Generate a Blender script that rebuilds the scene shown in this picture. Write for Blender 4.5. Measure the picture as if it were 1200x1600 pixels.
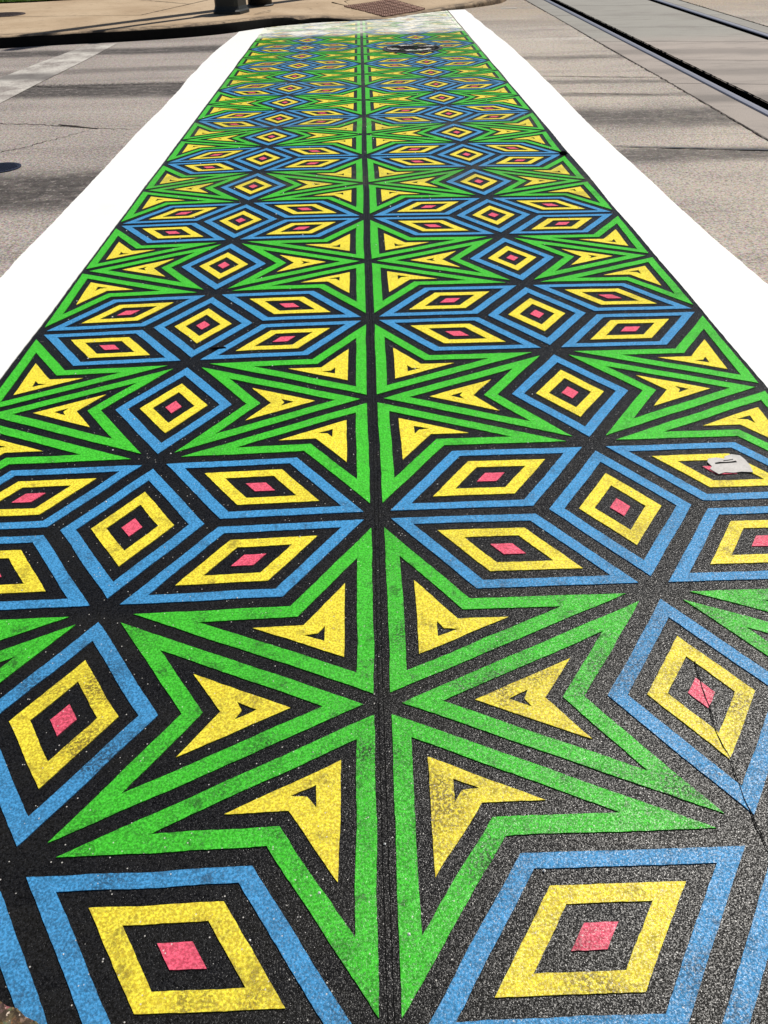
import bpy, bmesh, math, random
from mathutils import Vector, Matrix, noise

# ------------------------------------------------------------------ camera, sky, sun, exposure
scn = bpy.context.scene
C = scn.collection
for o in list(bpy.data.objects):
    bpy.data.objects.remove(o)
random.seed(7)

PITCH, YAW, ROLL = .653097, .0098216, -.027338
CAMLOC = Vector((.0043372, -1.673852, 1.3))
right0 = Vector((math.cos(YAW), -math.sin(YAW), 0))
fwd = Vector((math.sin(YAW) * math.cos(PITCH), math.cos(YAW) * math.cos(PITCH), -math.sin(PITCH)))
up0 = right0.cross(fwd)
cx = math.cos(ROLL) * right0 + math.sin(ROLL) * up0
cy = -math.sin(ROLL) * right0 + math.cos(ROLL) * up0
cam_d = bpy.data.cameras.new('camera')
cam = bpy.data.objects.new('camera', cam_d)
C.objects.link(cam)
m3 = Matrix((cx, cy, -fwd)).transposed()
cam.matrix_world = Matrix.Translation(CAMLOC) @ m3.to_4x4()
cam_d.sensor_fit = 'VERTICAL'
cam_d.sensor_height = 36
cam_d.sensor_width = 27
cam_d.lens = 36 * 1244 / 1600
cam_d.clip_start = .02
cam_d.clip_end = 3000
scn.camera = cam

SUN_AZ, SUN_EL = math.radians(41.5), math.radians(55)      # azimuth: to the right of straight ahead (+Y)
world = bpy.data.worlds.new('World')
scn.world = world
world.use_nodes = True
wn = world.node_tree
bg = wn.nodes['Background']
sky = wn.nodes.new('ShaderNodeTexSky')
sky.sky_type = 'NISHITA'
sky.sun_disc = False
sky.sun_elevation = SUN_EL
sky.sun_rotation = SUN_AZ
sky.altitude = 10
wn.links.new(sky.outputs[0], bg.inputs[0])
bg.inputs[1].default_value = .05

sd = bpy.data.lights.new('sun', 'SUN')
sd.energy = 5
sd.angle = math.radians(.53)
sd.color = (1, .955, .88)
sun = bpy.data.objects.new('sun', sd)
C.objects.link(sun)
sdir = Vector((math.sin(SUN_AZ) * math.cos(SUN_EL), math.cos(SUN_AZ) * math.cos(SUN_EL), math.sin(SUN_EL)))
sun.rotation_euler = sdir.to_track_quat('Z', 'Y').to_euler()
sun.location = (8, 10, 20)

scn.view_settings.view_transform = 'Standard'
scn.view_settings.look = 'None'
scn.view_settings.exposure = 0
scn.view_settings.gamma = 1
scn.view_settings.use_curve_mapping = False

# ------------------------------------------------------------------ helpers
def link(o, parent=None):
    C.objects.link(o)
    if parent:
        o.parent = parent
    return o

def mesh(name, verts, faces, mat, parent=None, smooth=False):
    me = bpy.data.meshes.new(name)
    me.from_pydata([tuple(v) for v in verts], [], faces)
    me.update()
    if smooth:
        for p in me.polygons:
            p.use_smooth = True
    if mat:
        me.materials.append(mat)
    return link(bpy.data.objects.new(name, me), parent)

def bmobj(name, bm, mat, parent=None, smooth=False, recalc=True):
    if recalc:
        bmesh.ops.recalc_face_normals(bm, faces=bm.faces[:])
    me = bpy.data.meshes.new(name)
    bm.to_mesh(me)
    bm.free()
    if smooth:
        for p in me.polygons:
            p.use_smooth = True
    if mat:
        me.materials.append(mat)
    return link(bpy.data.objects.new(name, me), parent)

def empty(name, loc=(0, 0, 0)):
    o = bpy.data.objects.new(name, None)
    o.location = loc
    o.empty_display_size = .2
    return link(o)

def tag(o, label=None, cat=None, group=None, kind=None):
    if label: o['label'] = label
    if cat: o['category'] = cat
    if group: o['group'] = group
    if kind: o['kind'] = kind
    return o

class N:
    """small node-graph helper"""
    def __init__(s, name):
        s.mat = bpy.data.materials.new(name)
        s.mat.use_nodes = True
        s.t = s.mat.node_tree
        s.b = s.t.nodes['Principled BSDF']
        g = s.t.nodes.new('ShaderNodeNewGeometry')
        s.pos = g.outputs['Position']
        sp = s.t.nodes.new('ShaderNodeSeparateXYZ')
        s.t.links.new(s.pos, sp.inputs[0])
        s.x, s.y, s.z = sp.outputs
    def set(s, sock, v):
        if isinstance(v, (int, float)):
            sock.default_value = v
        elif isinstance(v, tuple):
            sock.default_value = v if len(v) == len(sock.default_value) else tuple(v) + (1,)
        else:
            s.t.links.new(v, sock)
    def m(s, op, a, b=None, c=None, clamp=False):
        n = s.t.nodes.new('ShaderNodeMath')
        n.operation = op
        n.use_clamp = clamp
        for i, v in enumerate((a, b, c)):
            if v is not None: s.set(n.inputs[i], v)
        return n.outputs[0]
    def noise(s, scale, detail=3, rough=.55, vec=None, dist=0):
        n = s.t.nodes.new('ShaderNodeTexNoise')
        s.set(n.inputs['Vector'], vec or s.pos)
        n.inputs['Scale'].default_value = scale
        n.inputs['Detail'].default_value = detail
        n.inputs['Roughness'].default_value = rough
        n.inputs['Distortion'].default_value = dist
        return n.outputs['Fac']
    def voro(s, scale, feature='F1', vec=None, out='Distance'):
        n = s.t.nodes.new('ShaderNodeTexVoronoi')
        n.feature = feature
        s.set(n.inputs['Vector'], vec or s.pos)
        n.inputs['Scale'].default_value = scale
        return n.outputs[out]
    def vec(s, sx, sy, sz=1, loc=(0, 0, 0), rot=0):
        n = s.t.nodes.new('ShaderNodeMapping')
        s.set(n.inputs[0], s.pos)
        n.inputs['Location'].default_value = loc
        n.inputs['Rotation'].default_value = (0, 0, rot)
        n.inputs['Scale'].default_value = (sx, sy, sz)
        return n.outputs[0]
    def ramp(s, v, a, b, lo=0., hi=1., smooth=True):
        n = s.t.nodes.new('ShaderNodeMapRange')
        n.interpolation_type = 'SMOOTHSTEP' if smooth else 'LINEAR'
        s.set(n.inputs[0], v)
        for i, q in zip((1, 2, 3, 4), (a, b, lo, hi)):
            n.inputs[i].default_value = q
        return n.outputs[0]
    def mix(s, f, a, b, mode='MIX'):
        n = s.t.nodes.new('ShaderNodeMix')
        n.data_type = 'RGBA'
        n.blend_type = mode
        s.set(n.inputs[0], f)
        s.set(n.inputs[6], a)
        s.set(n.inputs[7], b)
        return n.outputs[2]
    def bump(s, h, strength=.5, dist=.003, normal=None):
        n = s.t.nodes.new('ShaderNodeBump')
        n.inputs['Strength'].default_value = strength
        n.inputs['Distance'].default_value = dist
        s.set(n.inputs['Height'], h)
        if normal is not None: s.set(n.inputs['Normal'], normal)
        return n.outputs[0]
    def done(s, col, rough=.6, normal=None, spec=.5, metal=0.):
        s.set(s.b.inputs['Base Color'], col)
        s.set(s.b.inputs['Roughness'], rough)
        s.set(s.b.inputs['Specular IOR Level'], spec)
        s.set(s.b.inputs['Metallic'], metal)
        if normal is not None: s.set(s.b.inputs['Normal'], normal)
        return s.mat

def band(n, c, w, slope=0., wob=.25, x0=0.):
    """soft stain running along x (the way the traffic drives): centre line y = c + slope*(x-x0)"""
    yy = n.m('SUBTRACT', n.y, n.m('MULTIPLY_ADD', n.x, slope, c - slope * x0))
    yy = n.m('ADD', yy, n.m('MULTIPLY', n.m('SUBTRACT', n.noise(1.1, 3), .5), wob))
    return n.ramp(n.m('ABSOLUTE', yy), w, w * .25)

# ------------------------------------------------------------------ materials
def road_mat():
    n = N('worn_concrete')
    patch = n.noise(.9, 4)
    streak = n.noise(1., 4, vec=n.vec(.35, 3.2))
    agg = n.noise(70, 3, .7)
    agg2 = n.voro(160, out='Color')
    side = n.ramp(n.x, -1, 1.2)
    base = n.mix(side, (.335, .288, .258), (.43, .37, .308))
    far = n.ramp(n.y, 9.6, 12.5)
    base = n.mix(n.m('MULTIPLY', n.m('MULTIPLY', far, side), .8), base, (.34, .255, .165))
    col = n.mix(n.m('MULTIPLY', n.ramp(patch, .4, .72), .7), base, (.22, .19, .175))
    col = n.mix(n.m('MULTIPLY', n.ramp(streak, .48, .75), .45), col, (.115, .098, .09))
    col = n.mix(n.m('MULTIPLY', n.ramp(streak, .45, .25), .5), col, (.40, .36, .32))
    col = n.mix(.42, col, agg2, 'SOFT_LIGHT')
    col = n.mix(n.m('MULTIPLY', n.ramp(agg, .52, .62), .65), col, (.58, .53, .48))
    col = n.mix(n.m('MULTIPLY', n.ramp(agg, .47, .36), .8), col, (.08, .067, .062))
    grime = n.ramp(n.noise(14, 5, .7), .3, .7)
    left = n.ramp(n.x, 0, -1)
    right = n.ramp(n.x, 0, 1)
    ragged = n.noise(1., 6, .72, vec=n.vec(4, 8))
    dk = None
    for (c, w, sl, k, sd_) in ((8.95, .40, .02, 1., left), (6.45, .48, -.06, 1., left), (6.75, .10, -.06, 1., left), (3.2, .62, .10, 1., left),
                              (7.6, .25, 0, .5, left), (4.75, .48, -.08, .85, right), (3.62, .28, -.1, .8, right),
                              (7.6, .22, -.1, .55, right), (6.2, .14, -.1, .6, right), (5.6, .12, -.1, .55, right), (10.6, .5, -.1, .3, right)):
        q = n.m('MULTIPLY', n.m('MULTIPLY', band(n, c, w, sl, .3, -2.5 if sd_ is left else 2.), sd_), k)
        dk = q if dk is None else n.m('MAXIMUM', dk, q)
    dk = n.m('MULTIPLY', dk, n.ramp(ragged, .30, .52, .6, 1.1), clamp=True)
    col = n.mix(n.m('MULTIPLY', dk, n.ramp(grime, 0, 1, .8, 1.)), col, (.040, .034, .032))
    thin = n.noise(1., 3, .6, vec=n.vec(.5, 26))
    col = n.mix(n.m('MULTIPLY', n.ramp(thin, .58, .72), .3), col, (.09, .08, .075))
    col = n.mix(n.m('MULTIPLY', n.ramp(thin, .40, .28), .35), col, (.46, .42, .39))
    pale = n.m('MULTIPLY', n.m('MULTIPLY', band(n, 8.95, .16, -.08, .12, 2.3), n.ramp(n.x, 1.7, 2.2)), n.ramp(n.noise(9, 4), .35, .6))
    col = n.mix(n.m('MULTIPLY', pale, .5), col, (.6, .57, .52))
    mott = n.noise(26, 5, .75)
    col = n.mix(n.m('MULTIPLY', n.ramp(mott, .50, .36), .45), col, (.10, .086, .08))
    col = n.mix(n.m('MULTIPLY', n.ramp(mott, .54, .68), .5), col, (.52, .47, .43))
    crumbs = n.m('MULTIPLY', n.m('MULTIPLY', band(n, 6.78, .13, -.04, .12, -2.5), left), n.ramp(n.noise(32, 3, .7), .50, .56))
    col = n.mix(n.m('MULTIPLY', crumbs, .9), col, (.018, .014, .012))
    spots = n.ramp(n.noise(22, 2), .30, .22)
    col = n.mix(n.m('MULTIPLY', spots, .8), col, (.05, .043, .04))
    h = n.m('ADD', n.noise(120, 4, .7), n.m('MULTIPLY', n.noise(35, 3), .7))
    return n.done(col, .82, n.bump(h, .55, .004), .3)

def track_mat():
    n = N('track_slab_concrete')
    oi = n.t.nodes.new('ShaderNodeObjectInfo')
    patch = n.noise(1.3, 5)
    streak = n.noise(1., 6, .7, vec=n.vec(1.3, 5))
    col = n.mix(n.ramp(n.y, 8.2, 9.2), (.35, .30, .265), (.285, .275, .245))
    col = n.mix(n.m('MULTIPLY', oi.outputs['Random'], .3), col, (.22, .20, .18))
    col = n.mix(n.m('MULTIPLY', n.ramp(patch, .45, .75), .5), col, (.19, .17, .155))
    col = n.mix(n.m('MULTIPLY', n.ramp(streak, .5, .72), .5), col, (.13, .115, .105))
    for c, k in ((7.7, .45), (6.5, .4), (5.2, .6)):
        col = n.mix(n.m('MULTIPLY', band(n, c, .3, -.15, .3, 3.5), k), col, (.10, .088, .08))
    agg = n.noise(90, 3, .7)
    col = n.mix(n.m('MULTIPLY', n.ramp(agg, .45, .33), .45), col, (.08, .07, .065))
    return n.done(col, .8, n.bump(n.m('ADD', agg, patch), .3, .003), .3)

def walk_mat(name, a=(.47, .355, .235), b=(.37, .265, .165), edge=0.):
    n = N(name)
    patch = n.noise(1.1, 5)
    fine = n.noise(60, 4, .7)
    col = n.mix(n.ramp(patch, .35, .7), a, b)
    col = n.mix(n.m('MULTIPLY', n.ramp(n.noise(7, 4), .55, .72), .35), col, (.18, .125, .08))
    col = n.mix(n.m('MULTIPLY', n.ramp(fine, .44, .3), .6), col, (.10, .07, .045))
    col = n.mix(n.m('MULTIPLY', n.ramp(n.noise(13, 2), .29, .22), .7), col, (.06, .045, .03))
    if edge:
        col = n.mix(n.m('MULTIPLY', n.ramp(n.noise(5, 5, .7), .38, .6), edge), col, (.035, .027, .022))
    return n.done(col, .85, n.bump(fine, .4, .003), .25)

def pebble_mat():
    n = N('brown_aggregate_pavement')
    c = n.voro(95, out='Color')
    d = n.voro(95)
    col = n.mix(.55, (.17, .105, .06), c, 'SOFT_LIGHT')
    col = n.mix(n.ramp(n.noise(60, 4, .7), .44, .60), (.05, .034, .022), col)
    col = n.mix(n.ramp(n.noise(130, 2), .66, .70), col, (.55, .45, .36))
    return n.done(col, .8, n.bump(n.m('ADD', d, n.noise(150, 3)), .8, .004), .3)

def paint_mat(name, colr, dirtcol, wear=1., rough=.34, grain=1., grit_col=(.62, .6, .56)):
    n = N(name)
    grit = n.noise(520, 2, .6)
    mid = n.noise(230, 3, .65)
    patch = n.noise(4.5, 5, .62)
    near = n.ramp(n.y, .35, -.75)
    smear = n.noise(1., 4, .6, vec=n.vec(.9, 5.5, 1, rot=.09))  # streaks stretched along x, weighted to the right below
    light = tuple(min(1, c * 1.35 + .012) for c in colr)
    dark = tuple(c * .55 for c in colr)
    tone = n.mix(n.ramp(mid, .38, .62), dark, light)
    tone = n.mix(.25, tone, colr)
    amount = n.m('ADD', n.m('MULTIPLY', n.ramp(patch, .48, .70), n.ramp(near, 0, 1, .32, 1.1)), n.m('MULTIPLY', near, .42))
    amount = n.m('ADD', amount, n.m('MULTIPLY', n.ramp(smear, .54, .72), n.m('MULTIPLY', n.ramp(n.x, .2, .7, .15, 1), .85)))
    speck = n.ramp(n.noise(170, 3, .7), .58, .42)
    d = n.m('MULTIPLY', n.m('MULTIPLY', amount, n.ramp(speck, 0, 1, .25, 1.)), .82 * wear, clamp=True)
    scuff = n.m('MULTIPLY', n.m('MULTIPLY', n.ramp(n.noise(13, 6, .75), .50, .64), n.ramp(n.y, 1.2, -.5, .12, .85)), n.ramp(n.noise(95, 4, .75), .40, .58, .25, 1.))
    d = n.m('MAXIMUM', d, n.m('MULTIPLY', scuff, wear, clamp=True))
    col = n.mix(d, tone, dirtcol)
    col = n.mix(n.m('MULTIPLY', n.ramp(n.noise(260, 2), .33, .26), .6 * wear), col, dirtcol)
    # grey film of tyre dirt, along the wheel paths and toward the far kerb
    film = n.m('MULTIPLY', n.ramp(n.noise(1., 5, .65, vec=n.vec(1.6, 6, 1, (0, 3, 0))), .38, .66), n.ramp(n.y, 5.5, 9.3, .04, .5))
    for c, w in ((4.75, .35), (6.5, .4), (3.3, .3)):
        film = n.m('MAXIMUM', film, n.m('MULTIPLY', band(n, c, w, -.03, .5), n.ramp(n.noise(9, 5, .7), .35, .65, .04, .34)))
    col = n.mix(film, col, (.115, .105, .065))
    # glass beads and pale grit, their glints painted as pale specks
    cell = n.t.nodes.new('ShaderNodeTexVoronoi')
    cell.inputs['Scale'].default_value = 260
    n.set(cell.inputs['Vector'], n.pos)
    sc = n.t.nodes.new('ShaderNodeSeparateColor')
    n.t.links.new(cell.outputs['Color'], sc.inputs[0])
    bead = n.m('MULTIPLY', n.m('GREATER_THAN', sc.outputs[0], .989), n.ramp(cell.outputs['Distance'], .42, .25))
    col = n.mix(n.m('MULTIPLY', bead, .75), col, grit_col)
    # pale dust washed off the ramp onto the far end
    yy = n.m('SUBTRACT', n.y, n.m('MULTIPLY_ADD', n.x, .04, 9.75))
    yy = n.m('ADD', yy, n.m('MULTIPLY', n.m('SUBTRACT', n.noise(2.2, 4), .5), .5))
    dust = n.m('MULTIPLY', n.ramp(yy, -.15, .35), n.ramp(n.noise(1., 5, .7, vec=n.vec(3.5, 4)), .36, .60, .42, .97))
    dust = n.m('MULTIPLY', dust, n.ramp(n.m('ABSOLUTE', n.x), .05, .35, .7, 1.))
    col = n.mix(dust, col, (.80, .78, .70))
    h = n.m('ADD', n.m('MULTIPLY', grit, .7), n.m('MULTIPLY', mid, 1.))
    nb = n.bump(h, .9 * grain, .00074)
    r = n.ramp(n.noise(300, 2), .3, .7, rough - .10, rough + .10)
    r = n.m('ADD', r, n.m('MULTIPLY', dust, .4))
    sp = n.ramp(n.noise(430, 2, .7), .45, .68, .02, .58)
    return n.done(col, r, nb, sp)

def white_mat():
    n = N('white_thermoplastic')
    col = n.mix(n.m('MULTIPLY', n.ramp(n.noise(3, 5, .65), .55, .8), .10), (.80, .795, .775), (.5, .47, .42))
    h = n.noise(150, 3, .65)
    return n.done(col, .6, n.bump(h, .4, .003), .4)

def stop_mat():
    n = N('worn_white_marking')
    w = n.m('ADD', n.noise(2.6, 5, .7), n.m('MULTIPLY', n.noise(45, 3, .7), .45))
    col = n.mix(n.ramp(w, .55, .95), (.56, .53, .48), (.22, .19, .175))
    col = n.mix(n.m('MULTIPLY', band(n, 7.3, .35, -.1, .3, -3.2), .75), col, (.10, .09, .085))
    col = n.mix(n.m('MULTIPLY', band(n, 9.05, .2, .02, .2, -3.2), .55), col, (.13, .115, .105))
    return n.done(col, .75, n.bump(n.noise(120, 4, .7), .5, .003), .3)

def simple(name, colr, rough=.6, spec=.5, metal=0., bump=0., bs=80, var=.25):
    n = N(name)
    col = n.mix(n.m('MULTIPLY', n.ramp(n.noise(bs * .3, 4), .35, .7), var), colr, tuple(c * .45 for c in colr))
    return n.done(col, rough, n.bump(n.noise(bs, 3), bump, .003) if bump else None, spec, metal)

def lid_paint_mat():
    n = N('scuffed_manhole_paint')
    a = n.noise(1., 5, .72, vec=n.vec(4.5, 9), dist=.9)
    col = n.mix(n.ramp(a, .53, .58), (.006, .006, .007), (.62, .61, .58))
    b = n.noise(1., 4, .6, vec=n.vec(6, 12, 1, (3, 1, 0)))
    col = n.mix(n.ramp(b, .60, .66), col, (.04, .16, .05))
    col = n.mix(n.ramp(n.noise(30, 4, .7), .56, .62), col, (.006, .006, .007))
    return n.done(col, .9, n.bump(n.noise(60, 3), .4, .003), .05)

M = dict(road=road_mat(), track=track_mat(), walk=walk_mat('tan_sidewalk_concrete'),
         kerb=walk_mat('stained_kerb_concrete', (.42, .31, .20), (.29, .205, .13), .72),
         near=pebble_mat(),
         black=paint_mat('black_thermoplastic', (.003, .003, .0042), (.010, .010, .010), .5, .30),
         green=paint_mat('green_thermoplastic', (.050, .50, .026), (.020, .085, .016), 1., .36),
         blue=paint_mat('blue_thermoplastic', (.050, .265, .54), (.022, .06, .11), .9, .36),
         yellow=paint_mat('yellow_thermoplastic', (.90, .675, .045), (.20, .15, .025), .95, .36),
         pink=paint_mat('pink_thermoplastic', (.80, .095, .165), (.17, .03, .04), .7, .36),
         white=white_mat(), stop=stop_mat(),
         tar=simple('tyre_blackened_kerb_face', (.012, .011, .010), .95, .1, 0, .5, 60, .4),
         joint=simple('dark_joint_filler', (.018, .016, .015), .9, .2),
         crack=simple('black_crack', (.006, .006, .006), .95, .1),
         rcrack=simple('dirt_filled_crack', (.035, .028, .025), .95, .1, 0, 0, 60, .5),
         tarline=simple('old_tar_line', (.075, .075, .085), .8, .3, 0, .2, 60, .5),
         steel=simple('worn_rail_steel', (.20, .205, .25), .42, .5, .8, .15, 60),
         groove=simple('black_flangeway_rubber', (.003, .003, .003), 1., 0.),
         pole=simple('grey_green_pole_paint', (.105, .115, .11), .5, .5, 0, .1, 40),
         base=simple('black_green_base_paint', (.022, .025, .024), .5, .4),
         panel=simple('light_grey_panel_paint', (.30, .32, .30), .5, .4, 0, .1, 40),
         dpole=simple('black_pole_paint', (.018, .018, .018), .45, .5),
         iron=simple('cast_iron', (.016, .019, .045), .45, .5, .2, .3, 120),
         rust=simple('rusty_iron', (.045, .026, .022), .7, .4, 0, .4, 120),
         lid=lid_paint_mat(),
         brick=simple('brick_red_tactile', (.31, .18, .135), .8, .3, 0, .3, 70, .5),
         tape=simple('dull_silver_tape', (.46, .44, .42), .5, .5, 0, .6, 160, .3),
         ground=simple('dry_soil', (.16, .13, .09), .95, .1, 0, .3, 10),
         grass=simple('lawn_blades', (.12, .26, .025), .6, .3, 0, 0, 20, .6),
         lawn=simple('lawn_soil', (.05, .075, .02), .95, .1, 0, .3, 30),
         dash=simple('old_white_dash', (.6, .58, .52), .7, .3))

# ------------------------------------------------------------------ setting: ground, road, kerb, sidewalk
def sheet(name, pts, z, mat, parent=None, kind='structure'):
    o = mesh(name, [(x, y, z) for x, y in pts], [tuple(range(len(pts)))], mat, parent)
    if kind and not parent: o['kind'] = kind
    return o

def rect(x0, x1, y0, y1):
    return [(x0, y0), (x1, y0), (x1, y1), (x0, y1)]

sheet('ground', rect(-900, 900, -900, 900), -.2, M['ground'])
TX0, TX1 = 2.66, 4.95
road = sheet('road', rect(-120, TX0, -120, 120), 0, M['road'])
sheet('road', rect(TX1, 120, -120, 120), 0, M['road'])

KP = [(-110, 8.0), (-40, 8.3), (-20, 8.5), (-8, 9.0), (-6, 9.25), (-4.37, 9.54), (-3.65, 9.72), (-2.9, 9.85), (-2.15, 10.10), (-1.70, 10.38),
      (-1.16, 10.93), (-.57, 11.22), (-.04, 11.30), (.32, 11.37), (.9, 12.0), (1.66, 12.52), (2.2, 13.1), (2.45, 14.0), (2.5, 16), (2.5, 30), (2.5, 110)]
KH = [.125, .125, .125, .125, .125, .125, .125, .125, .127, .127, .115, .07, .016, .012, .012, .055, .10, .12, .12, .12, .12]
KP = [(x, y - .035 if x < -1 else y) for x, y in KP]
def catmull(pts, hs, step=.12):
    out = []
    for i in range(len(pts) - 1):
        p0 = Vector(pts[max(i - 1, 0)]); p1 = Vector(pts[i]); p2 = Vector(pts[i + 1]); p3 = Vector(pts[min(i + 2, len(pts) - 1)])
        L = (p2 - p1).length
        k = max(1, int(L / step)) if L < 4 else 3
        t1 = (p2 - p0); t2 = (p3 - p1)
        t1 = t1.normalized() * L * .9; t2 = t2.normalized() * L * .9
        for j in range(k):
            t = j / k
            q = p1 * (2*t**3 - 3*t*t + 1) + t1 * (t**3 - 2*t*t + t) + p2 * (-2*t**3 + 3*t*t) + t2 * (t**3 - t*t)
            s = t * t * (3 - 2 * t)
            out.append((q.x, q.y, hs[i] * (1 - s) + hs[i + 1] * s))
    out.append((pts[-1][0], pts[-1][1], hs[-1]))
    return out
KL = catmull(KP, KH)
def normals(pl):
    ns = []
    for i in range(len(pl)):
        a = Vector(pl[max(i - 3, 0)][:2]); b = Vector(pl[min(i + 3, len(pl) - 1)][:2])
        d = (b - a).normalized()
        ns.append(Vector((-d.y, d.x)))
    return ns
KN = normals(KL)
def kerb_y(x):
    for i in range(len(KL) - 1):
        if KL[i][0] <= x <= KL[i + 1][0] and KL[i + 1][0] > KL[i][0]:
            f = (x - KL[i][0]) / (KL[i + 1][0] - KL[i][0])
            return KL[i][1] * (1 - f) + KL[i + 1][1] * f
    return KL[-1][1]
def sweep(name, prof, mat, smooth=True):
    """prof(h, i) -> list of (offset, z)"""
    vs, fs = [], []
    k = len(prof(.1, 0))
    for i, (x, y, h) in enumerate(KL):
        for d, z in prof(h, i):
            vs.append((x + KN[i].x * d, y + KN[i].y * d, z))
    for i in range(len(KL) - 1):
        for j in range(k - 1):
            a = i * k + j
            fs.append((a, a + k, a + k + 1, a + 1))
    return mesh(name, vs, fs, mat, None, smooth)
def kprof(h, i):
    p = KL[i]
    e = noise.noise(Vector((p[0] * 2.2, p[1] * 2.2, 0))) * .012
    chip = max(0, noise.noise(Vector((p[0] * 3.1, p[1] * 3.1, 5))) - .35) * .08 if h > .08 else 0
    r = min(.035, h * .45)
    return [(0 + e, -.02), (.004 + e, max(h - r, .002)), (.012 + e + chip * .5, max(h - r * .45, .004) - chip), (.03 + e, h - .002 - chip), (.055, h), (.15, h + .002), (.152, h - .02)]
kerb = sweep('kerb', kprof, M['kerb'])
kerb.data.materials.append(M['tar'])
for i, p in enumerate(kerb.data.polygons):          # shade on the upright face is painted in as black
    if i % 6 < 2 and p.center.x < .2: p.material_index = 1
kerb['kind'] = 'structure'
FULL = .127
def wprof(h, i):
    out = [(.153, h - .02), (.156, h)]
    for d in (.35, .55, .75, .95, 1.15, 1.35):
        f = (d - .156) / (1.35 - .156)
        out.append((d, h + (FULL - h) * f + .002))
    return out
ws = sweep('sidewalk', wprof, M['walk'])
ws['kind'] = 'structure'
inner = [(KL[i][0] + KN[i].x * 1.35, KL[i][1] + KN[i].y * 1.35) for i in range(len(KL))]
# drop folded points on the inside of the corner
cl = [inner[0]]
for p in inner[1:]:
    if p[0] > cl[-1][0] + 1e-3 or (p[0] > .9 and p[1] > cl[-1][1] + 1e-3): cl.append(p)
bm = bmesh.new()
vv = [bm.verts.new((x, y, FULL + .002)) for x, y in cl + [(-110, 110)]]
f = bm.faces.new(vv)
bmesh.ops.triangulate(bm, faces=[f])
flat = bmobj('sidewalk', bm, M['walk'], None, False, True)
for p in flat.data.polygons:
    pass
if flat.data.polygons[0].normal.z < 0: flat.data.flip_normals()
flat['kind'] = 'structure'

def ribbon(name, pts, w, z, mat, parent=None, jag=0., seed=0, zf=None, taper=False):
    """thin strip along a polyline, ragged on both sides"""
    rnd = random.Random(seed)
    dense = []
    for i in range(len(pts) - 1):
        a = Vector(pts[i]); b = Vector(pts[i + 1])
        k = max(1, int((b - a).length / max(w * 2.5, .012)))
        for j in range(k): dense.append(a.lerp(b, j / k))
    dense.append(Vector(pts[-1]))
    vs, fs = [], []
    for i, p in enumerate(dense):
        d = (dense[min(i + 1, len(dense) - 1)] - dense[max(i - 1, 0)]).normalized()
        nn = Vector((-d.y, d.x))
        off = rnd.uniform(-1, 1) * jag
        ww = w * (1 if not jag else rnd.uniform(.45, 1.25))
        if taper: ww *= max(.15, math.sin(math.pi * (i + .5) / len(dense)) ** .4)
        for s in (-.5, .5):
            q = p + nn * (off + s * ww)
            vs.append((q.x, q.y, zf(q.x, q.y) if zf else z))
    for i in range(len(dense) - 1):
        fs.append((2 * i, 2 * i + 1, 2 * i + 3, 2 * i + 2))
    o = mesh(name, vs, fs, mat, parent)
    if o.data.polygons[0].normal.z < 0: o.data.flip_normals()
    return o

# sidewalk score lines
ZW = FULL + .006
for i, pts in enumerate(([(-4.1, 14.4), (-3.7, 13.9), (-3.05, 13.25), (-2.62, 12.8)], [(-3.06, 11.42), (-2.85, 12.1), (-2.62, 12.8), (-2.2, 14.2)],
                         [(-1.45, 11.15), (-1.26, 11.6)], [(-7.5, 11.9), (-5.2, 11.75), (-3.06, 11.42)])):
    ribbon('score_line', pts, .022, ZW - .001 * i, M['joint'], flat, .004, i)

# lawn behind the sidewalk, top left
lawn = sheet('lawn', [(-60, 13.5), (-6.2, 13.80), (-5.4, 13.90), (-4.7, 14.15), (-4.5, 15.0), (-4.6, 17), (-60, 22)], FULL + .02, M['lawn'])
vs, fs = [], []
rg = random.Random(3)
for i in range(26000):
    x = -4.5 - 4.5 * rg.random() ** 1.15
    y0 = 13.80 + max(0, (x + 6.2)) * .125 if x < -5.4 else 13.90 + (x + 5.4) * .35
    y = y0 + rg.random() ** 1.3 * 2.6
    if x > -4.75 + .1 * rg.random() and y < 14.4: continue
    h = rg.uniform(.035, .085); w = .004; a = rg.uniform(0, 6.28)
    dx, dy = math.cos(a) * w, math.sin(a) * w
    lx, ly = rg.uniform(-.04, .04), rg.uniform(-.04, .04)
    b = len(vs); z = FULL + .018
    vs += [(x - dx, y - dy, z), (x + dx, y + dy, z), (x + lx, y + ly, z + h)]
    fs.append((b, b + 1, b + 2))
g = mesh('grass', vs, fs, M['grass'])
tag(g, 'short green lawn grass behind the tan sidewalk', 'grass', kind='stuff')

# near pavement lip the photographer stands on (bottom left corner)
bm = bmesh.new()
edge = [(-14, -.2), (-3, -.62), (-1.2, -.98), (-.75, -1.105), (-.62, -1.145), (-.587, -1.156), (-.57, -1.166), (-.554, -1.169), (-.538, -1.181), (-.52, -1.188), (-.45, -1.235), (-.3, -1.36), (.4, -1.9), (3, -3.2), (14, -6)]
top = [bm.verts.new((x, y, .012)) for x, y in edge + [(14, -60), (-14, -60)]]
f = bm.faces.new(top)
r = bmesh.ops.extrude_face_region(bm, geom=[f])
for v in r['geom']:
    if isinstance(v, bmesh.types.BMVert): v.co.z = -.01
bmesh.ops.triangulate(bm, faces=bm.faces[:])
pv = bmobj('pavement', bm, M['near'])
pv['kind'] = 'structure'

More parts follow.
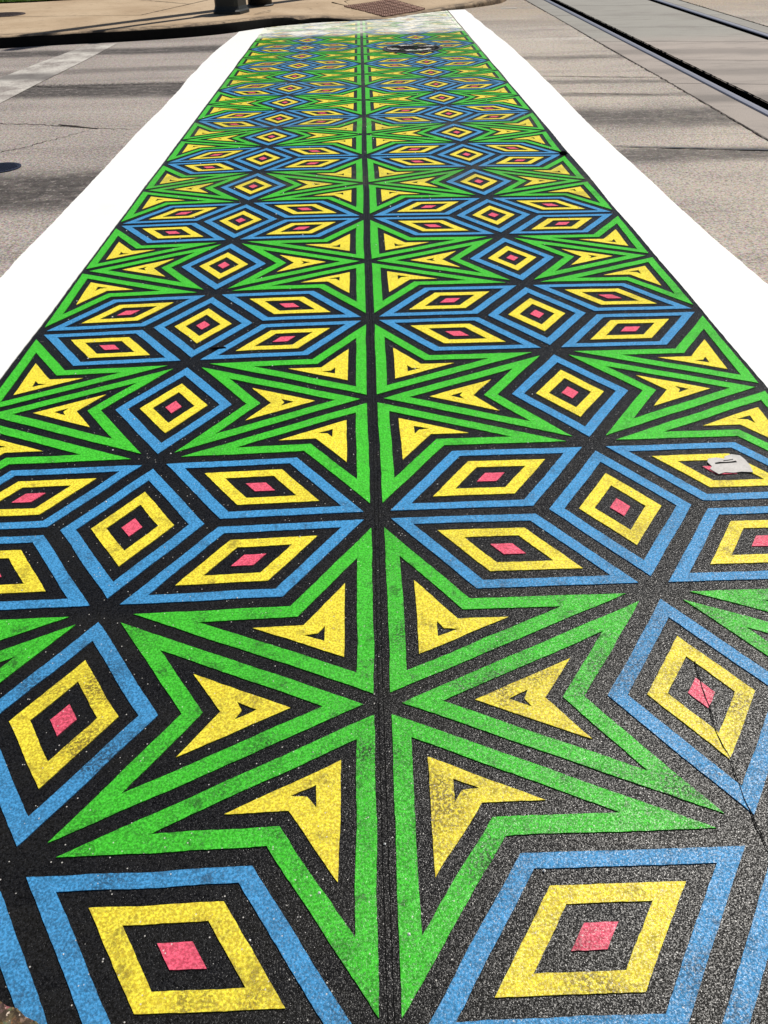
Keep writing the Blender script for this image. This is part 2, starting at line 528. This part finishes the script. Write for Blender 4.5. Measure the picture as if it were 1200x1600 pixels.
# cracks and tar lines in the road
for i, (pts, w, j) in enumerate([
    ([(-4.4, 5.55), (-3.6, 5.33), (-2.834, 5.162), (-2.507, 5.073), (-2.069, 4.906), (-1.66, 4.79)], .014, .018),
    ([(-3.1, 3.9), (-2.498, 4.219), (-2.366, 4.347), (-2.211, 4.574), (-2.03, 4.85)], .009, .016),
    ([(-2.35, 5.03), (-2.2, 4.99), (-2.0, 4.86)], .035, .02),
    ([(-3.9, 7.15), (-3.4, 6.93), (-2.9, 6.7), (-2.2, 6.55)], .018, .016),
    ([(1.64, 6.55), (2.1, 6.42), (2.64, 6.3)], .018, .008),
    ([(1.66, 5.72), (2.1, 5.6), (2.5, 5.5)], .016, .008),
    ([(1.63, 3.88), (2.0, 3.78), (2.55, 3.66), (3.4, 3.5)], .03, .006),
    ([(1.9, 7.6), (2.3, 7.52), (2.66, 7.45)], .012, .006)]):
    ribbon('crack', pts, w, .0022 + .0006 * i, M['tarline'] if i == 6 else M['rcrack'], road, j, 20 + i, None, True)

# ------------------------------------------------------------------ streetcar track
tb = tag(sheet('track_bed', rect(TX0, TX1, -120, 120), -.09, M['groove']), kind='structure')
def slab(x0, x1, ya, yb, name='concrete_panel'):
    sk = lambda x: -.22 * (x - 3.6)
    g = .006
    bm = bmesh.new()
    c = [(x0, ya + g), (x1, ya + g), (x1, yb - g), (x0, yb - g)]
    e = .008
    ins = [(x0 + e, ya + g + e), (x1 - e, ya + g + e), (x1 - e, yb - g - e), (x0 + e, yb - g - e)]
    rings = [[bm.verts.new((x, y + sk(x), z)) for x, y in q] for q, z in ((c, -.088), (c, -.006), (ins, .0))]
    for a, b in zip(rings, rings[1:]):
        for i in range(4): bm.faces.new((a[i], a[(i + 1) % 4], b[(i + 1) % 4], b[i]))
    bm.faces.new(rings[-1])
    return bmobj(name, bm, M['track'], tb)
cuts = [-118, 2.2] + [2.2 + 1.32 * i for i in range(1, 11)] + [118]
cuts = [c + (8.45 - (2.2 + 1.32 * 5)) if 0 < c < 100 else c for c in cuts]
for (x0, x1) in ((TX0 + .012, 2.945), (3.145, 4.50), (4.70, TX1 - .012)):
    for a, b in zip(cuts, cuts[1:]):
        if (x0 > 4.6 or x0 < 3) and cuts.index(a) % 2 == 1 and 0 < a < 14: continue
        bb = cuts[cuts.index(a) + 2] if (x0 > 4.6 or x0 < 3) and cuts.index(a) % 2 == 0 and 0 < a < 14 and cuts.index(a) + 2 < len(cuts) - 1 else b
        if (x0 > 4.6 or x0 < 3) and a == cuts[0]: bb = cuts[2]
        slab(x0, x1, a, bb)

ribbon('edge_crack', [(2.66 + .006 * math.sin(y * 1.3), y) for y in [2 + .5 * j for j in range(26)]], .014, .004, M['rcrack'], tb, .006, 70)
ribbon('groove_edge', [(3.141, y) for y in [3 + .5 * j for j in range(24)]], .018, .0032, M['groove'], tb, .004, 71)
ribbon('edge_crack', [(4.95 + .006 * math.sin(y * 1.7), y) for y in [6 + .5 * j for j in range(18)]], .014, .004, M['rcrack'], tb, .006, 72)
def rail(head, groove, label):
    t = empty('tram_rail', ((head[0] + head[1]) / 2, 8, 0))
    tag(t, label, 'tram rail', 'rails of the streetcar track')
    ox = t.location.x
    def strip(name, prof, mat):
        vs, fs = [], []
        for y in (-126, 112):
            vs += [(x - ox, y, z) for x, z in prof]
        k = len(prof)
        for i in range(k - 1): fs.append((i, i + 1, i + 1 + k, i + k))
        o = mesh(name, vs, fs, mat, t)
        return o
    a, b = head
    strip('rail_head', [(a, -.08), (a, -.004), (a + .008, .003), ((a + b) / 2, .005), (b - .012, .002), (b, -.012), (b, -.085)], M['steel'])
    a, b = groove
    strip('flangeway', [(a + .001, -.075), ((a + b) / 2, -.085), (b - .002, -.075), (b - .002, -.004)], M['groove'])
    return t
rail((2.955, 3.035), (3.035, 3.14), 'nearer steel tram rail with a black groove on its right side')
rail((4.60, 4.69), (4.505, 4.60), 'farther steel tram rail at the top right corner, groove on its left')

# ------------------------------------------------------------------ the painted crosswalk
W, P = 1.30002, 1.25384
A = .168                       # side corner of the small diamonds, in units of W
WARP = [(0.25, 0.125, 0.0029, 0.013), (0.25, -0.125, 0.0054, 0.0059), (0.5, 0.0, 0.0011, 0.0075), (0.75, -0.125, -0.0065, 0.0051), (0.5, -0.5, 0.0036, 0.0028), (0.25, -0.875, -0.0061, 0.0029), (0.5, 0.5, -0.0007, 0.0033), (0.25, 1.125, 0.0085, 0.0215), (0.25, 0.875, -0.0023, 0.0131), (0.5, 1.0, 0.0067, 0.0193), (0.75, 1.125, 0.0157, 0.0027), (0.75, 0.875, 0.0063, 0.004), (0.5, 1.5, 0.0039, 0.0115), (0.25, 2.125, 0.0141, 0.0398), (0.5, 2.0, -0.0022, 0.0122), (0.75, 2.125, 0.0073, -0.0134), (0.75, 1.875, 0.0043, 0.0025), (0.5, 2.5, 0.0082, 0.017), (0.5, 3.0, 0.0057, 0.0131), (-0.25, -0.875, -0.0004, -0.0046), (-0.5, -0.5, 0.0102, -0.0133), (-0.25, 0.125, 0.0028, 0.0062), (-0.25, -0.125, 0.0017, -0.0021), (-0.5, 0.0, 0.0051, -0.0135), (-0.75, 0.125, 0.0214, -0.0342), (-0.5, 0.5, -0.0062, -0.0011), (-0.25, 1.125, -0.0045, 0.0275), (-0.25, 0.875, 0.0169, 0.0256), (-0.5, 1.0, -0.0075, 0.0038), (-0.75, 1.125, -0.0122, -0.0117), (-0.75, 0.875, 0.0036, -0.0249), (-0.5, 1.5, -0.0159, 0.0355), (-0.25, 2.125, -0.0096, 0.0618), (-0.25, 1.875, -0.0084, 0.0468), (-0.5, 2.0, -0.0161, 0.0547), (-0.75, 2.125, 0.0057, 0.0352), (-0.75, 1.875, -0.0111, 0.0682), (-0.5, 2.5, -0.0075, 0.0519), (-0.5, 3.0, -0.0181, 0.0875), (1.0, 1.0, -0.0065, -0.005), (1.0, 1.5, -0.0164, -0.0351), (1.0, 2.0, -0.0095, -0.0294), (-1.0, 2.0, -0.0013, 0.0115), (-1.0, 1.5, -0.0036, -0.0099), (-1.0, 2.5, -0.0085, 0.0293), (-1.0, 3.0, 0.0046, -0.0158), (-1.0, 1.0, 0.0256, -0.0494), (1.0, 3.0, -0.0353, -0.0755), (1.0, 2.5, -0.0298, -0.0625), (0.0, 3.0, -0.0072, 0.0424), (0.0, 0.0, 0.0019, 0.0149), (0.0, 1.0, -0.009, 0.015), (0.0, 0.5, -0.0114, 0.0079), (0.0, -0.5, 0.0001, 0.0103), (0.5, 0.25, 0.0009, 0.008), (0.5, -0.25, 0.0109, 0.0005), (-0.5, 0.75, -0.0138, 0.0015), (-0.5, 0.25, 0.0002, -0.0284), (-0.5, -0.25, 0.0097, -0.0068)]
def warp_raw(u, v):
    sw = .25; sx = sy = 0
    for a, b, dx, dy in WARP:
        q = ((a - u) / .25) ** 2 / 2 + ((b - v) / .28) ** 2 / 2
        if q < 9:
            w = math.exp(-q)
            sw += w; sx += w * dx; sy += w * dy
    return sx / sw, sy / sw
GR = {}
def warp(u, v):
    """hand-laid irregularity of the layout, sampled on a coarse grid"""
    if v > 4.2: return 0., 0.
    fu, fv = u / .1, v / .1
    iu, iv = math.floor(fu), math.floor(fv)
    fu -= iu; fv -= iv
    def g(i, j):
        if (i, j) not in GR: GR[(i, j)] = warp_raw(i * .1, j * .1)
        return GR[(i, j)]
    a, b, c, d = g(iu, iv), g(iu + 1, iv), g(iu, iv + 1), g(iu + 1, iv + 1)
    return tuple((a[k] * (1 - fu) + b[k] * fu) * (1 - fv) + (c[k] * (1 - fu) + d[k] * fu) * fv for k in (0, 1))

def place(p):
    x, y = p
    dx, dy = warp(x / W, y / P)
    q = Vector((x + dx, y + dy, 0))
    w1 = noise.noise_vector(q * 9) * .0022
    w2 = noise.noise_vector(q * 70) * .0011
    return (q.x + w1.x + w2.x, q.y + w1.y + w2.y)

def inset(poly, d):
    """poly counter-clockwise; every edge moved inwards by d"""
    n = len(poly)
    out = []
    for i in range(n):
        p0, p1, p2 = Vector(poly[i - 1]), Vector(poly[i]), Vector(poly[(i + 1) % n])
        d1 = (p1 - p0).normalized(); d2 = (p2 - p1).normalized()
        n1 = Vector((-d1.y, d1.x)); n2 = Vector((-d2.y, d2.x))
        a = p0 + n1 * d; b = p1 + n2 * d
        cr = d1.x * d2.y - d1.y * d2.x
        t = ((b - a).x * d2.y - (b - a).y * d2.x) / cr
        out.append(tuple(a + d1 * t))
    return out

def ccw(poly):
    s = sum(poly[i - 1][0] * poly[i][1] - poly[i][0] * poly[i - 1][1] for i in range(len(poly)))
    return poly if s > 0 else poly[::-1]

Z0, Z1 = .003, .0055
def loop_pts(poly, counts):
    out = []
    for i, k in enumerate(counts):
        a = Vector(poly[i]); b = Vector(poly[(i + 1) % len(poly)])
        for j in range(k):
            out.append(place(a.lerp(b, j / k)))
    return out

def clip_far(bm, cxm):
    """cut what would run over the kerb"""
    xs = [v.co.x for v in bm.verts]
    x0, x1 = min(xs), max(xs)
    y0, y1 = kerb_y(x0) - .03, kerb_y(x1) - .03
    if max(v.co.y for v in bm.verts) < min(y0, y1): return
    d = Vector((x1 - x0, y1 - y0, 0)).normalized()
    bmesh.ops.bisect_plane(bm, geom=bm.verts[:] + bm.edges[:] + bm.faces[:], plane_co=(x0, y0, 0), plane_no=(-d.y, d.x, 0), clear_outer=True)

def painted(name, outer, inner, mat, parent):
    """a flat band (or, without inner, a full patch) of thermoplastic 2.5 mm thick"""
    vmid = sum(p[1] for p in outer) / len(outer)
    step = .010 if vmid < .9 else .022 if vmid < 3 else .06
    counts = [max(2, int((Vector(outer[i]) - Vector(outer[(i + 1) % len(outer)])).length / step)) for i in range(len(outer))]
    o = loop_pts(outer, counts)
    k = len(o)
    vs = [(x, y, Z1) for x, y in o] + [(x, y, Z0 - .001) for x, y in o]
    fs = [(i, i + k, (i + 1) % k + k, (i + 1) % k) for i in range(k)]
    if inner:
        q = loop_pts(inner, counts)
        vs += [(x, y, Z1) for x, y in q] + [(x, y, Z0 - .001) for x, y in q]
        fs += [(i, (i + 1) % k, (i + 1) % k + 2 * k, i + 2 * k) for i in range(k)]
        fs += [(i + 2 * k, (i + 1) % k + 2 * k, (i + 1) % k + 3 * k, i + 3 * k) for i in range(k)]
    else:
        fs.append(tuple(range(k)))
    if max(v[1] for v in vs) > 9.9:
        bm = bmesh.new()
        bv = [bm.verts.new(v) for v in vs]
        for f in fs: bm.faces.new([bv[i] for i in f])
        clip_far(bm, 0)
        if not bm.faces:
            bm.free(); return None
        return bmobj(name, bm, mat, parent, recalc=False)
    return mesh(name, vs, fs, mat, parent)

cw = empty('painted_crosswalk', (0, 0, 0))
tag(cw, 'crosswalk painted with a black, green, blue, yellow and pink star mosaic between two white borders', 'crosswalk')

# black coat underneath
far = []
x = -W - .02
while x <= W + .021:
    far.append((x, kerb_y(x) - .02)); x += .13
base = [(-W - .02, -1.9), (W + .02, -1.9)] + far[::-1]
o = sheet('black_coat', base, Z0, M['black'], cw)
if o.data.polygons[0].normal.z < 0: o.data.flip_normals()

# white borders
def border(sgn, outer):
    """outer: list of (x, y) from near to far"""
    inn = []
    for i in range(1000):
        y = -1.9 + i * (14.2 / 999)
        inn.append((sgn * W + noise.noise(Vector((sgn * 3, y * 1.7, 0))) * .006 + noise.noise(Vector((sgn * 3, y * 22, 0))) * .002, y))
    def ox(y):
        if y <= outer[0][1]: return outer[0][0]
        for a, b in zip(outer, outer[1:]):
            if a[1] <= y <= b[1]:
                f = (y - a[1]) / (b[1] - a[1]); return a[0] * (1 - f) + b[0] * f
        return outer[-1][0]
    vs, fs = [], []
    rows = 0
    for xi, y in inn:
        xo = ox(y) + noise.noise(Vector((sgn * 9, y * 2.1, 0))) * .010 + noise.noise(Vector((sgn * 9, y * 14, 0))) * .003 + noise.noise(Vector((sgn * 9, y * 45, 0))) * .002 - max(0, noise.noise(Vector((sgn * 4, y * 9, 2))) - .4) * sgn * .03
        row = []
        for t in (0, .5, 1):
            x = xi * (1 - t) + xo * t
            row.append((x, min(y, kerb_y(x) - .02)))
        vs += [(row[0][0], row[0][1], Z0 - .001)] + [(a, b, Z1) for a, b in row] + [(row[2][0], row[2][1], 0.0)]
        rows += 1
    for i in range(rows - 1):
        for j in range(4):
            a = i * 5 + j
            q = (a, a + 1, a + 6, a + 5)
            fs.append(q if sgn < 0 else q[::-1])
    return mesh('white_border', vs, fs, M['white'], cw)
border(-1, [(-1.65, -1.9), (-1.648, 1.826), (-1.65, 2.583), (-1.648, 3.187), (-1.651, 3.882), (-1.659, 4.788), (-1.647, 6.01), (-1.674, 7.178), (-1.664, 8.75), (-1.60, 10.1), (-1.58, 12)])
border(1, [(1.657, -1.9), (1.657, 1.482), (1.634, 2.082), (1.629, 2.665), (1.623, 3.502), (1.615, 3.86), (1.614, 4.586), (1.643, 6.412), (1.65, 8.342), (1.60, 10.4), (1.557, 12.443)])

RH = (.89, .71, .52, .325, .13)            # nested sizes inside a rhombus
SQ = (.875, .69, .505, .315, .125)         # inside the upright diamonds
DA = (.017, .053, .082)                   # insets inside an arrowhead
def scaled(poly, f):
    cxm = sum(p[0] for p in poly) / len(poly); cym = sum(p[1] for p in poly) / len(poly)
    return [(cxm + (x - cxm) * f, cym + (y - cym) * f) for x, y in poly]
def diamond(poly, steps):
    poly = ccw(poly)
    L = [scaled(poly, d) for d in steps]
    b = painted('blue_diamond', L[0], L[1], M['blue'], cw)
    if b:
        painted('yellow_ring', L[2], L[3], M['yellow'], b)
        painted('pink_centre', L[4], None, M['pink'], b)
def arrowhead(poly, hole):
    p2 = ccw(poly)
    if p2 is not poly: hole = hole[::-1]
    poly = p2
    L = [inset(poly, d) for d in DA] + [hole]
    b = painted('green_arrowhead', L[0], L[1], M['green'], cw)
    if b: painted('yellow_arrowhead', L[2], L[3], M['yellow'], b)
hw = .5
for k in range(-1, 10):
    for sg in (1, -1):
        S = lambda pts: [(sg * u * W, (k + v) * P) for u, v in pts]
        def maybe(fn, pts, *a):
            q = S(pts)
            cxm = sum(p[0] for p in q) / 4; cym = sum(p[1] for p in q) / 4
            if cym > kerb_y(cxm) + .25 or max(p[1] for p in q) < -1.75: return
            if min(p[1] - kerb_y(p[0]) for p in q) > -.12: return
            if fn is arrowhead: a = (S(a[0]),)
            fn(q, *a)
        # level k: upright diamond and four rhombi
        maybe(diamond, [(hw, -.25), (hw + A, 0), (hw, .25), (hw - A, 0)], SQ)
        for m in (0, 1):
            f = (lambda u: 1 - u) if m else (lambda u: u)
            for s in (1, -1):
                maybe(diamond, [(f(0), 0), (f(hw - A), 0), (f(hw), .25 * s), (f(A), .25 * s)], RH)
        # half level: upright diamond and six arrowheads
        maybe(diamond, [(hw, .25), (hw + A, .5), (hw, .75), (hw - A, .5)], SQ)
        for m in (0, 1):
            f = (lambda u: 1 - u) if m else (lambda u: u)
            maybe(arrowhead, [(f(0), 0), (f(A), .25), (f(hw), .25), (f(0), .5)], [(f(.097), .319), (f(.109), .337), (f(.134), .340), (f(.097), .356)])
            maybe(arrowhead, [(f(0), .5), (f(hw), .25), (f(hw - A), .5), (f(hw), .75)], [(f(.198), .5), (f(.231), .482), (f(.222), .5), (f(.231), .518)])
            maybe(arrowhead, [(f(0), .5), (f(hw), .75), (f(A), .75), (f(0), 1)], [(f(.097), .644), (f(.134), .660), (f(.109), .663), (f(.097), .681)])

# construction joint showing through the middle, and a crack on the right
for i, dx in enumerate((-.004, .006)):
    ribbon('joint_seam', [(dx + .003 * math.sin(y * 2.1), y) for y in [-1.7 + .25 * j for j in range(30)]], .0016, Z0 + .0010, M['crack'], cw, .0004, 50 + i)
ribbon('crack', [(.668, -.54), (.66, -.582), (.657, -.649), (.648, -.726), (.652, -.785), (.647, -.852), (.647, -.909), (.649, -.969), (.66, -1.1)], .0021, Z1 + .0008, M['crack'], cw, .0016, 60)

# ------------------------------------------------------------------ objects
def disc(bm, r, z, n=40, r0=0., zb=None):
    out = [bm.verts.new((r * math.cos(2 * math.pi * i / n), r * math.sin(2 * math.pi * i / n), z)) for i in range(n)]
    if zb is not None:
        lo = [bm.verts.new((v.co.x, v.co.y, zb)) for v in out]
        for i in range(n): bm.faces.new((out[i], lo[i], lo[(i + 1) % n], out[(i + 1) % n]))
    if r0:
        inn = [bm.verts.new((r0 * math.cos(2 * math.pi * i / n), r0 * math.sin(2 * math.pi * i / n), z)) for i in range(n)]
        for i in range(n): bm.faces.new((out[i], out[(i + 1) % n], inn[(i + 1) % n], inn[i]))
    else:
        bm.faces.new(out)
def manhole(loc, r, lidmat, ringmat, label, ribs=True):
    t = empty('manhole_cover', loc)
    tag(t, label, 'manhole')
    bm = bmesh.new(); disc(bm, r, .006, 48, r * .88, -.004); bmobj('frame_ring', bm, ringmat, t)
    bm = bmesh.new(); disc(bm, r * .865, .005, 48, 0, -.004); lid = bmobj('lid', bm, lidmat, t)
    if ribs:
        bm = bmesh.new()
        n = 7
        for i in range(-n, n + 1):
            for j in range(-n, n + 1):
                x, y = i * r * .105, j * r * .105
                if x * x + y * y > (r * .78) ** 2: continue
                q = r * .03
                bmesh.ops.create_cube(bm, size=1, matrix=Matrix.Translation((x, y, .006)) @ Matrix.Diagonal((q * 2, q * 2, .005, 1)))
        s = bmobj('studs', bm, lidmat, lid); s['kind'] = 'stuff'
        for s in (-1, 1):
            bm = bmesh.new(); disc(bm, r * .05, .0062, 12); h = bmobj('pick_hole', bm, M['crack'], lid); h.location = (s * r * .83, 0, .0004)
    return t
manhole((.562, 8.46, Z1), .335, M['lid'], M['dpole'], 'scuffed black and white manhole cover within the painted crosswalk', False)
manhole((-2.34, 3.79, 0), .125, M['iron'], M['iron'], 'small dark round valve cover in the road at the left edge')
manhole((-5.2, 12.0, FULL + .002), .33, M['rust'], M['rust'], 'rusty brown manhole cover in the sidewalk, top left')

# old stop line
stp = [(-3.13, 5.6), (-3.10, 6.72), (-3.03, 8.2), (-2.99, 9.62), (-3.33, 9.58), (-3.50, 8.2), (-3.62, 7.1), (-3.75, 5.6)]
st = mesh('stop_line', [(x, y, .0045) for x, y in stp], [tuple(range(len(stp)))], M['stop'])
tag(st, 'faded grey-white stop line worn by tyres, left of the crosswalk', 'road marking')
ds = mesh('lane_dash', [(2.10, 12.32, .0045), (2.33, 12.30, .0045), (2.335, 12.36, .0045), (2.105, 12.38, .0045)], [(0, 1, 2, 3)], M['dash'])
tag(ds, 'tiny pale painted dash right of the far end of the crosswalk', 'road marking')

# brick-red tactile pad let into the ramp
def ramp_z(x, y):
    best = min(range(len(KL)), key=lambda i: (KL[i][0] - x) ** 2 + (KL[i][1] - y) ** 2)
    d = math.hypot(KL[best][0] - x, KL[best][1] - y)
    h = KL[best][2]
    f = min(1, max(0, (d - .156) / (1.35 - .156)))
    return h + (FULL - h) * f
PC = [(-.26, 12.20), (.345, 11.52), (.97, 12.28), (.47, 13.0)]
pad = empty('tactile_pad', (.36, 12.2, 0))
tag(pad, 'brick-red diamond-shaped tactile paving pad on the kerb ramp', 'tactile paving')
po = Vector((.36, 12.2, 0))
NP = 6
def pc(a, b):
    p = [Vector(q) for q in PC]
    r = p[0].lerp(p[1], a).lerp(p[3].lerp(p[2], a), b)
    return r
for i in range(NP):
    for j in range(NP):
        g = .012
        vs = []
        for a, b in ((i / NP + g, j / NP + g), ((i + 1) / NP - g, j / NP + g), ((i + 1) / NP - g, (j + 1) / NP - g), (i / NP + g, (j + 1) / NP - g)):
            q = pc(a, b); vs.append((q.x - po.x, q.y - po.y, ramp_z(q.x, q.y) + .013))
        vs += [(x, y, z - .02) for x, y, z in vs]
        fs = [(0, 1, 2, 3), (0, 4, 5, 1), (1, 5, 6, 2), (2, 6, 7, 3), (3, 7, 4, 0)]
        br = mesh('tile', vs, fs, M['brick'], pad)
        bm = bmesh.new()
        for a in range(4):
            for b in range(4):
                q = pc((i + (a + .5) / 4) / NP, (j + (b + .5) / 4) / NP)
                bmesh.ops.create_cone(bm, cap_ends=True, segments=6, radius1=.012, radius2=.007, depth=.008,
                                      matrix=Matrix.Translation((q.x - po.x, q.y - po.y, ramp_z(q.x, q.y) + .016)))
        d = bmobj('domes', bm, M['brick'], br); d['kind'] = 'stuff'

# poles on the far corner
def prism(bm, prof, n, rot, sx=1., sy=1., cham=0.):
    """stack of n-gons: prof = [(radius, z)]"""
    rings = []
    for r, z in prof:
        ring = []
        for i in range(n):
            a = rot + 2 * math.pi * (i + .5) / n
            if cham:
                for s in (-1, 1):
                    aa = a + s * cham
                    ring.append(bm.verts.new((r * math.cos(aa) * sx, r * math.sin(aa) * sy, z)))
            else:
                ring.append(bm.verts.new((r * math.cos(a) * sx, r * math.sin(a) * sy, z)))
        rings.append(ring)
    for a, b in zip(rings, rings[1:]):
        k = len(a)
        for i in range(k): bm.faces.new((a[i], a[(i + 1) % k], b[(i + 1) % k], b[i]))
    bm.faces.new(rings[-1]); bm.faces.new(rings[0][::-1])
p1 = empty('signal_pole', (-1.80, 11.42, FULL))
tag(p1, 'signal pole with a flared dark four-sided base, pale on its right side, at the kerb', 'pole')
rot = math.radians(-18)
bm = bmesh.new(); prism(bm, [(.255, 0), (.255, .03), (.238, .05), (.222, .09), (.213, .55), (.20, .62), (.15, .70), (.10, .74)], 4, rot, cham=.13)
b1 = bmobj('base', bm, M['base'], p1)
bm = bmesh.new(); prism(bm, [(.078, .7), (.07, 3.1), (.05, 3.14)], 16, 0); bmobj('shaft', bm, M['pole'], p1, True)
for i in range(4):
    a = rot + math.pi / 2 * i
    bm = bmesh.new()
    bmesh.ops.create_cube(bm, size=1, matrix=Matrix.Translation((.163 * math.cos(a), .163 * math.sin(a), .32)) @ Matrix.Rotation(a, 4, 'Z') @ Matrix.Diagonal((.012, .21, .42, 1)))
    bmobj('access_panel', bm, M['panel'] if i == 0 else M['base'], b1)  # sun-facing panel painted pale, the others dark like the shaded base
p2 = empty('street_pole', (-1.49, 12.33, FULL))
tag(p2, 'thick black round pole just behind the signal pole', 'pole')
bm = bmesh.new(); prism(bm, [(.178, 0), (.178, 1.15), (.165, 1.2), (.09, 1.25), (.085, 3.0)], 28, 0); bmobj('shaft', bm, M['dpole'], p2, True)
bm = bmesh.new(); prism(bm, [(.20, 0), (.20, .012), (.182, .02)], 28, 0); bmobj('base_ring', bm, M['dpole'], p2)
p3 = empty('lamp_post', (-.27, 13.8, FULL))
tag(p3, 'slim grey lamp post farthest back on the far corner', 'pole')
bm = bmesh.new(); prism(bm, [(.13, 0), (.115, 8.3), (.07, 8.4)], 12, 0); bmobj('shaft', bm, M['pole'], p3, True)
bm = bmesh.new(); prism(bm, [(.18, 0), (.17, .02), (.132, .05)], 12, 0); bmobj('base_ring', bm, M['pole'], p3)

# torn strip of silver tape on the right
tp = [(.960, .217), (.985, .222), (1.006, .214), (1.012, .226), (1.035, .236), (1.057, .228), (1.064, .205), (1.066, .175), (1.062, .143), (1.03, .147), (1.006, .143), (.985, .147), (.964, .139), (.957, .150), (.948, .166), (.958, .178), (.953, .2)]
bm = bmesh.new()
f = bm.faces.new([bm.verts.new((x, y, Z1 + .0008)) for x, y in tp])
r = bmesh.ops.extrude_face_region(bm, geom=[f])
for v in r['geom']:
    if isinstance(v, bmesh.types.BMVert): v.co.z += .0016
t = bmobj('tape_strip', bm, M['tape'])
tag(t, 'torn silver tape patch stuck over a yellow diamond on the right', 'tape')
for i, (a, b, w) in enumerate((((.972, .192), (1.035, .196), .006), ((1.0, .203), (1.03, .207), .004))):
    ribbon('tear', [a, ((a[0] + b[0]) / 2, a[1] + .002), b], w, Z1 + .0032, M['crack'], t, .002, 80 + i)

def scrap(loc, lx, ly, rz, label, mat, name='rubber_scrap', h=.012):
    bm = bmesh.new()
    bmesh.ops.create_icosphere(bm, subdivisions=2, radius=1)
    for v in bm.verts:
        n_ = 1 + .45 * noise.noise(v.co * 2.3 + Vector(loc) * 7)
        v.co = Vector((v.co.x * lx * n_, v.co.y * ly * n_, (v.co.z + .5) * h * n_))
    o = bmobj(name, bm, mat, None, True)
    o.location = loc; o.rotation_euler.z = rz
    return tag(o, label, 'debris')
scrap((1.262, 3.70, Z1), .026, .012, -.2, 'black rubber scrap at the right white border', M['crack'])
scrap((-.565, 1.046, Z1), .028, .006, .05, 'flat black scrap on the blue diamonds left of the centre line', M['crack'], h=.004)
rs = random.Random(11)
vs, fs = [], []
for i in range(300):
    x = rs.uniform(-1.25, 1.25); y = rs.uniform(-1.2, 6.5); r = rs.uniform(.0012, .0034) * (1 + max(0, y) * .22)
    b = len(vs); z = Z1 + .0005
    a0 = rs.random() * 3
    for j in range(4):
        a = a0 + j * math.pi / 2
        vs.append((x + r * math.cos(a), y + r * math.sin(a), z))
    vs.append((x, y, z + r * .9))
    fs += [(b + j, b + (j + 1) % 4, b + 4) for j in range(4)]
g = mesh('grit', vs, fs, M['white'])
tag(g, 'scattered white grit lying on the painted crosswalk', 'grit', kind='stuff')
